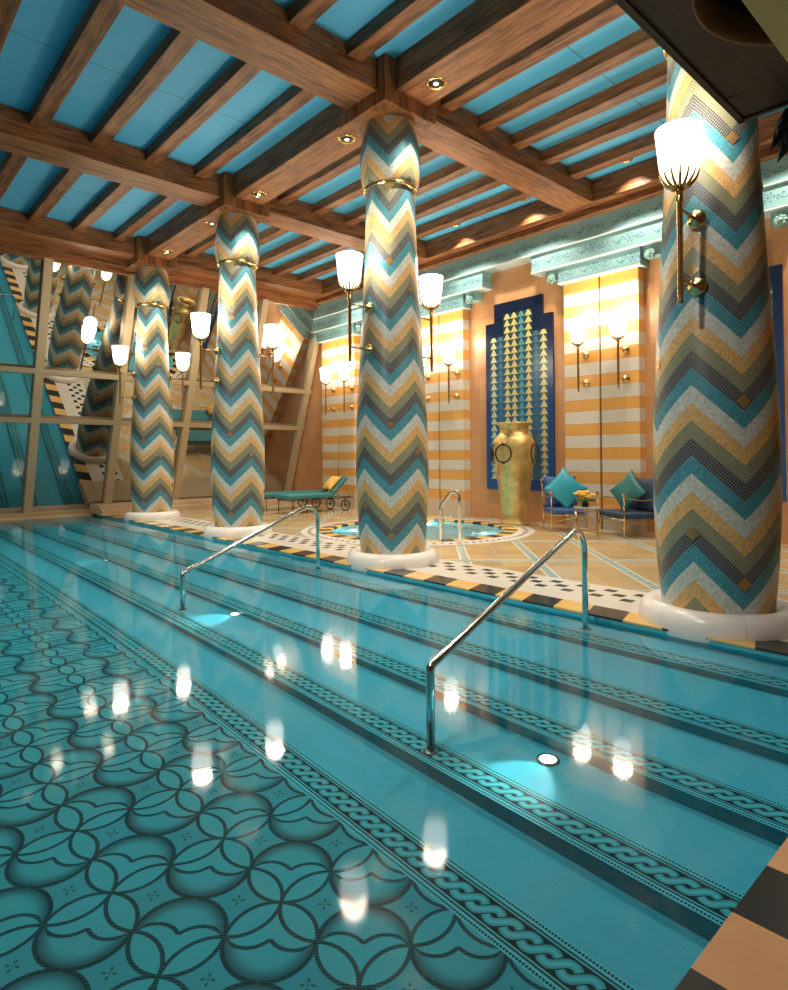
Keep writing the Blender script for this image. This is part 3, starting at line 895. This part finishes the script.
def throw(root, p, s, rx, spin, m, label, yaw=0):
    bm = NB(); pillow(bm, s, s, .20, ears=.10)
    xf(bm, Matrix.Rotation(math.radians(rx), 4, 'X') @ Matrix.Rotation(math.radians(spin), 4, 'Z'))
    o = obj('throw_pillow', bm, m); o.location = to_world(root, p); o.rotation_euler = (0,0,root.rotation_euler.z+math.radians(yaw))
    tag(o, label, 'pillow')
fd = math.atan2(-.75, -.65) + PI/2     # front (-Y local) looks back to the pool
c1 = armchair((10.98,6.86), fd, .72, .62, 'iron armchair with blue cushions, nearer the gold vase', m_blue, m_blue, 'blue seat cushion')
throw(c1, (0,.25,.86), .66, 74, 45, m_sky, 'bright turquoise diamond-set pillow on the chair beside the gold vase')
fd2 = math.atan2(.53, -.86) + PI/2
c2 = armchair((11.03,6.0), fd2, .98, .72, 'iron armchair with dark navy cushions half behind the nearest column', m_navy, m_navy, 'navy seat cushion')
throw(c2, (-.05,.40,.84), .64, 74, 45, m_deep, 'dark green diamond-set pillow on the chair half behind the nearest column', 18)
def side_table():
    root = empty('side_table', (10.52,6.20,DZ), .6); tag(root, 'small brass side table carrying yellow flowers between the two armchairs', 'table')
    for sx in (-1,1):
        for sy in (-1,1):
            bm = NB(); tube(bm, [(sx*.2,sy*.2,0),(sx*.2,sy*.2,.56)], .012, 8); obj('leg', bm, m_brass, root)
    bm = NB()
    for sx in (-1,1):
        for z in (.12,.50):
            tube(bm, [(sx*.2,-.2,z),(sx*.2,.2,z)], .008, 6); tube(bm, [(-.2,sx*.2,z),(.2,sx*.2,z)], .008, 6)
    obj('frame', bm, m_brass, root)
    bm = NB(); box(bm, -.23,.23,-.23,.23,.56,.58); obj('table_top', bm, m_glassy, root, bevel=.005)
side_table()
def flowers():
    root = empty('flower_arrangement', (10.50,6.22,DZ+.58)); tag(root, 'low bunch of yellow flowers on the brass side table', 'flowers')
    bm = NB(); lathe(bm, [(.05,0),(.07,.03),(.06,.09),(.075,.11)], 20, capb=True); obj('bowl', bm, m_dark, root)
    for k in range(16):
        a = random.uniform(0, 2*PI); r = .17*math.sqrt((k+.5)/16); x, y = r*math.cos(a), r*math.sin(a); z = .30 - 3.2*r*r + random.uniform(-.03, .03)
        bm = NB()
        for j in range(6):
            b = 2*PI*j/6; sphere(bm, (x+.034*math.cos(b), y+.034*math.sin(b), z+.008*math.sin(3*b)), .026, 8, 5, sz=.7)
        sphere(bm, (x,y,z+.01), .018, 8, 5); obj('bloom', bm, m_flower, root)
    bm = NB()
    for k in range(16):
        a = k*1.7; r = .18+.06*math.sin(k); tube(bm, [(0,0,.09),(r*.5*math.cos(a),r*.5*math.sin(a),.13),(r*math.cos(a),r*math.sin(a),.10+.04*math.sin(k*2))], [.005,.02,.003], 6)
    obj('leaves', bm, m_leaf, root)
flowers()
def lounger(x, y, label, raised):
    root = empty('sun_lounger', (x, y, DZ)); tag(root, label, 'lounger', 'teal sun loungers')
    L, Wd = 2.15, .68
    for lx, ly in ((.06,-Wd/2),(.06,Wd/2),(.55,-Wd/2),(.55,Wd/2)):
        bm = NB(); tube(bm, [(lx,ly,0),(lx,ly,.36)], .010, 6); obj('leg', bm, m_dark, root)
    for s in (-1,1):
        bm = NB(); cx_ = L-.30; yy = s*(Wd/2+.03)
        tube(bm, [(cx_+.15*math.cos(t), yy, .16+.15*math.sin(t)) for t in [2*PI*k/24 for k in range(24)]], .016, 8, closed=True)
        for k in range(6):
            t = PI*k/6*2; tube(bm, [(cx_,yy,.16),(cx_+.15*math.cos(t),yy,.16+.15*math.sin(t))], .005, 6)
        sphere(bm, (cx_,yy,.16), .03, 8, 6); obj('wheel', bm, m_dark, root)
    bm = NB()
    for s in (-1,1):
        tube(bm, [(0,s*Wd/2,.37),(L,s*Wd/2,.37)], .013, 8)
        tube(bm, [(L-.3,s*Wd/2,.37),(L-.3,s*Wd/2,.16)], .012, 6)
    for xx in (0,.5,1.0,1.5,L): tube(bm, [(xx,-Wd/2,.37),(xx,Wd/2,.37)], .010, 6)
    obj('frame', bm, m_dark, root)
    bl = 1.45 if raised else L
    bm = NB(); box(bm, -.03, bl, -Wd/2, Wd/2, .39, .52); obj('seat_cushion', bm, m_teal, root, bevel=.04)
    if raised:
        bm = NB(); box(bm, 0, .72, -Wd/2, Wd/2, 0, .12); xf(bm, Matrix.Translation((bl,0,.42)) @ Matrix.Rotation(math.radians(-42), 4, 'Y')); obj('backrest_cushion', bm, m_teal, root, bevel=.04)
        bm = NB(); tube(bm, fillet([(1.2,-Wd/2-.03,.4),(1.25,-Wd/2-.03,.62),(1.95,-Wd/2-.03,.62),(2.0,-Wd/2-.03,.4)], .06), .011, 6); obj('arm_rail', bm, m_brass, root)
    return root
lA = lounger(8.98, 15.85, 'teal cushioned lounger at the back, nearest the leaning glass', False)
lB = lounger(9.10, 14.55, 'wheeled teal sun lounger with raised backrest, in front, holding the yellow pillow', True)
bm = NB(); pillow(bm, .55, .45, .18, ears=.06); xf(bm, Matrix.Rotation(math.radians(-42), 4, 'Y'))
o = obj('throw_pillow', bm, m_yel, loc=(10.68,14.50,DZ+.80)); tag(o, 'yellow pillow leaning on the raised lounger backrest', 'pillow')

# ------------------------------------------------------------------ dark canopy over the near end
root = empty('canopy_soffit', (0,0,3.5)); tag(root, 'dark timber soffit with a big round recess, crossing the top right corner', 'canopy')
def plate_hole(bm, x0, x1, y0, y1, z, c, R, n=48):
    cin = []; out = []
    for k in range(n):
        a = 2*PI*k/n + 1e-4; co_, si = math.cos(a), math.sin(a)
        tx = ((x1-c[0])/co_ if co_ > 0 else (x0-c[0])/co_) if abs(co_) > 1e-6 else 1e9
        ty = ((y1-c[1])/si if si > 0 else (y0-c[1])/si) if abs(si) > 1e-6 else 1e9
        t = min(tx, ty); cin.append(bm.verts.new((c[0]+R*co_, c[1]+R*si, z))); out.append(bm.verts.new((c[0]+t*co_, c[1]+t*si, z)))
    for k in range(n): bm.faces.new((cin[k], out[k], out[(k+1)%n], cin[(k+1)%n]))
RC = (2.83, .54); RR = .53
bm = NB()
plate_hole(bm, RC[0]-.7, RC[0]+.7, -.2, 1.23, 0, RC, RR)
for a, b in ((-3, RC[0]-.7), (RC[0]+.7, 3.80)): bm.faces.new([bm.verts.new(p) for p in ((a,-.2,0),(b,-.2,0),(b,1.23,0),(a,1.23,0))])
box(bm, -3, 3.82, 1.23, 1.262, -.012, .35); box(bm, 3.80, 3.83, -.2, 1.262, -.012, .35); box(bm, -3, 3.82, -.22, -.2, 0, .35); box(bm, -3, 3.82, -.2, 1.25, .33, .35)
obj('soffit_board', bm, m_canopy, root)
bm = NB(); lathe(bm, [(RR+.012,-.006),(RR,-.004),(RR-.004,.14),(RR-.02,.145)], 64, RC+(0,)); obj('recess_ring', bm, m_can, root)
bm = NB(); lathe(bm, [(.0,.14),(RR,.14)], 48, RC+(0,)); obj('recess_cover', bm, m_black, root)
bm = NB(); box(bm, -3, 4.5, -6.5, .815, 3.30, 3.36); cp = obj('lower_panel', bm, m_tan, root); cp.location = (0,0,-3.5); cp['label'] = 'tan panel in front of the dark soffit'
def leaf_cluster():
    rt = empty('hanging_plant', (3.86,.98,3.44)); tag(rt, 'unlit black foliage silhouette in the top right corner by the dark beam end', 'plant')
    bm = NB()
    for k in range(26):
        a = k*2.399; e = -1.2+.04*k; L = .15+.05*math.sin(k*1.3)
        d = Vector((math.cos(a)*math.cos(e), math.sin(a)*math.cos(e), math.sin(e)))
        b0 = Vector((.06*math.sin(k*3.1), .03*math.cos(k*1.9), .04*math.sin(k*2.2)))
        tube(bm, [b0, b0+d*L*.35, b0+d*L*.7+Vector((0,0,-.01)), b0+d*L+Vector((0,0,-.03))], [.012,.034,.026,.002], 6)
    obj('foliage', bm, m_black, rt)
leaf_cluster()
for o_ in bpy.data.objects:
    if o_.name.startswith('pool_water'): o_.cycles.is_caustics_caster = True
    if o_.name.split('.')[0] in ('pool_steps','pool_floor','pool_mosaic_carpet','rope_border'): o_.cycles.is_caustics_receiver = True
    if o_.type == 'LIGHT' and o_.name.startswith('downlight_beam') and o_.location.z < 6.69: o_.data.cycles.is_caustics_light = True
    if o_.type == 'LIGHT' and o_.name.startswith('column_fill_beam'): o_.data.cycles.is_caustics_light = True
# ------------------------------------------------------------------ world, camera
w = bpy.data.worlds.new('World'); SC.world = w; w.use_nodes = True
w.node_tree.nodes['Background'].inputs[0].default_value = (1,.85,.7,1); w.node_tree.nodes['Background'].inputs[1].default_value = .0

F = 617.; A = math.radians(42.2); ROLL = .007; PITCH = .012; H = 1.6
f0 = Vector((math.sin(A), math.cos(A), 0)); r0 = Vector((math.cos(A), -math.sin(A), 0)); u0 = Vector((0,0,1))
f = f0*math.cos(PITCH) + u0*math.sin(PITCH); u1 = u0*math.cos(PITCH) - f0*math.sin(PITCH)
r = r0*math.cos(ROLL) - u1*math.sin(ROLL); u = u1*math.cos(ROLL) + r0*math.sin(ROLL)
cam = bpy.data.cameras.new('Camera'); co = bpy.data.objects.new('Camera', cam); COL.objects.link(co)
m = Matrix((r, u, -f)).transposed().to_4x4(); m.translation = (0,0,H); co.matrix_world = m
cam.sensor_fit = 'HORIZONTAL'; cam.sensor_width = 36; cam.lens = F/788*36
cyp = 456.5 - F*math.tan(PITCH)
cam.shift_y = (cyp - 495)/788; cam.clip_start = .05
SC.camera = co
vs_ = SC.view_settings; vs_.view_transform = 'Standard'; vs_.look = 'None'; vs_.gamma = 1; vs_.use_curve_mapping = False; vs_.exposure = 0.55
SC.cycles.max_bounces = 10; SC.cycles.diffuse_bounces = 5; SC.cycles.glossy_bounces = 5; SC.cycles.transmission_bounces = 6; SC.cycles.sample_clamp_indirect = 6
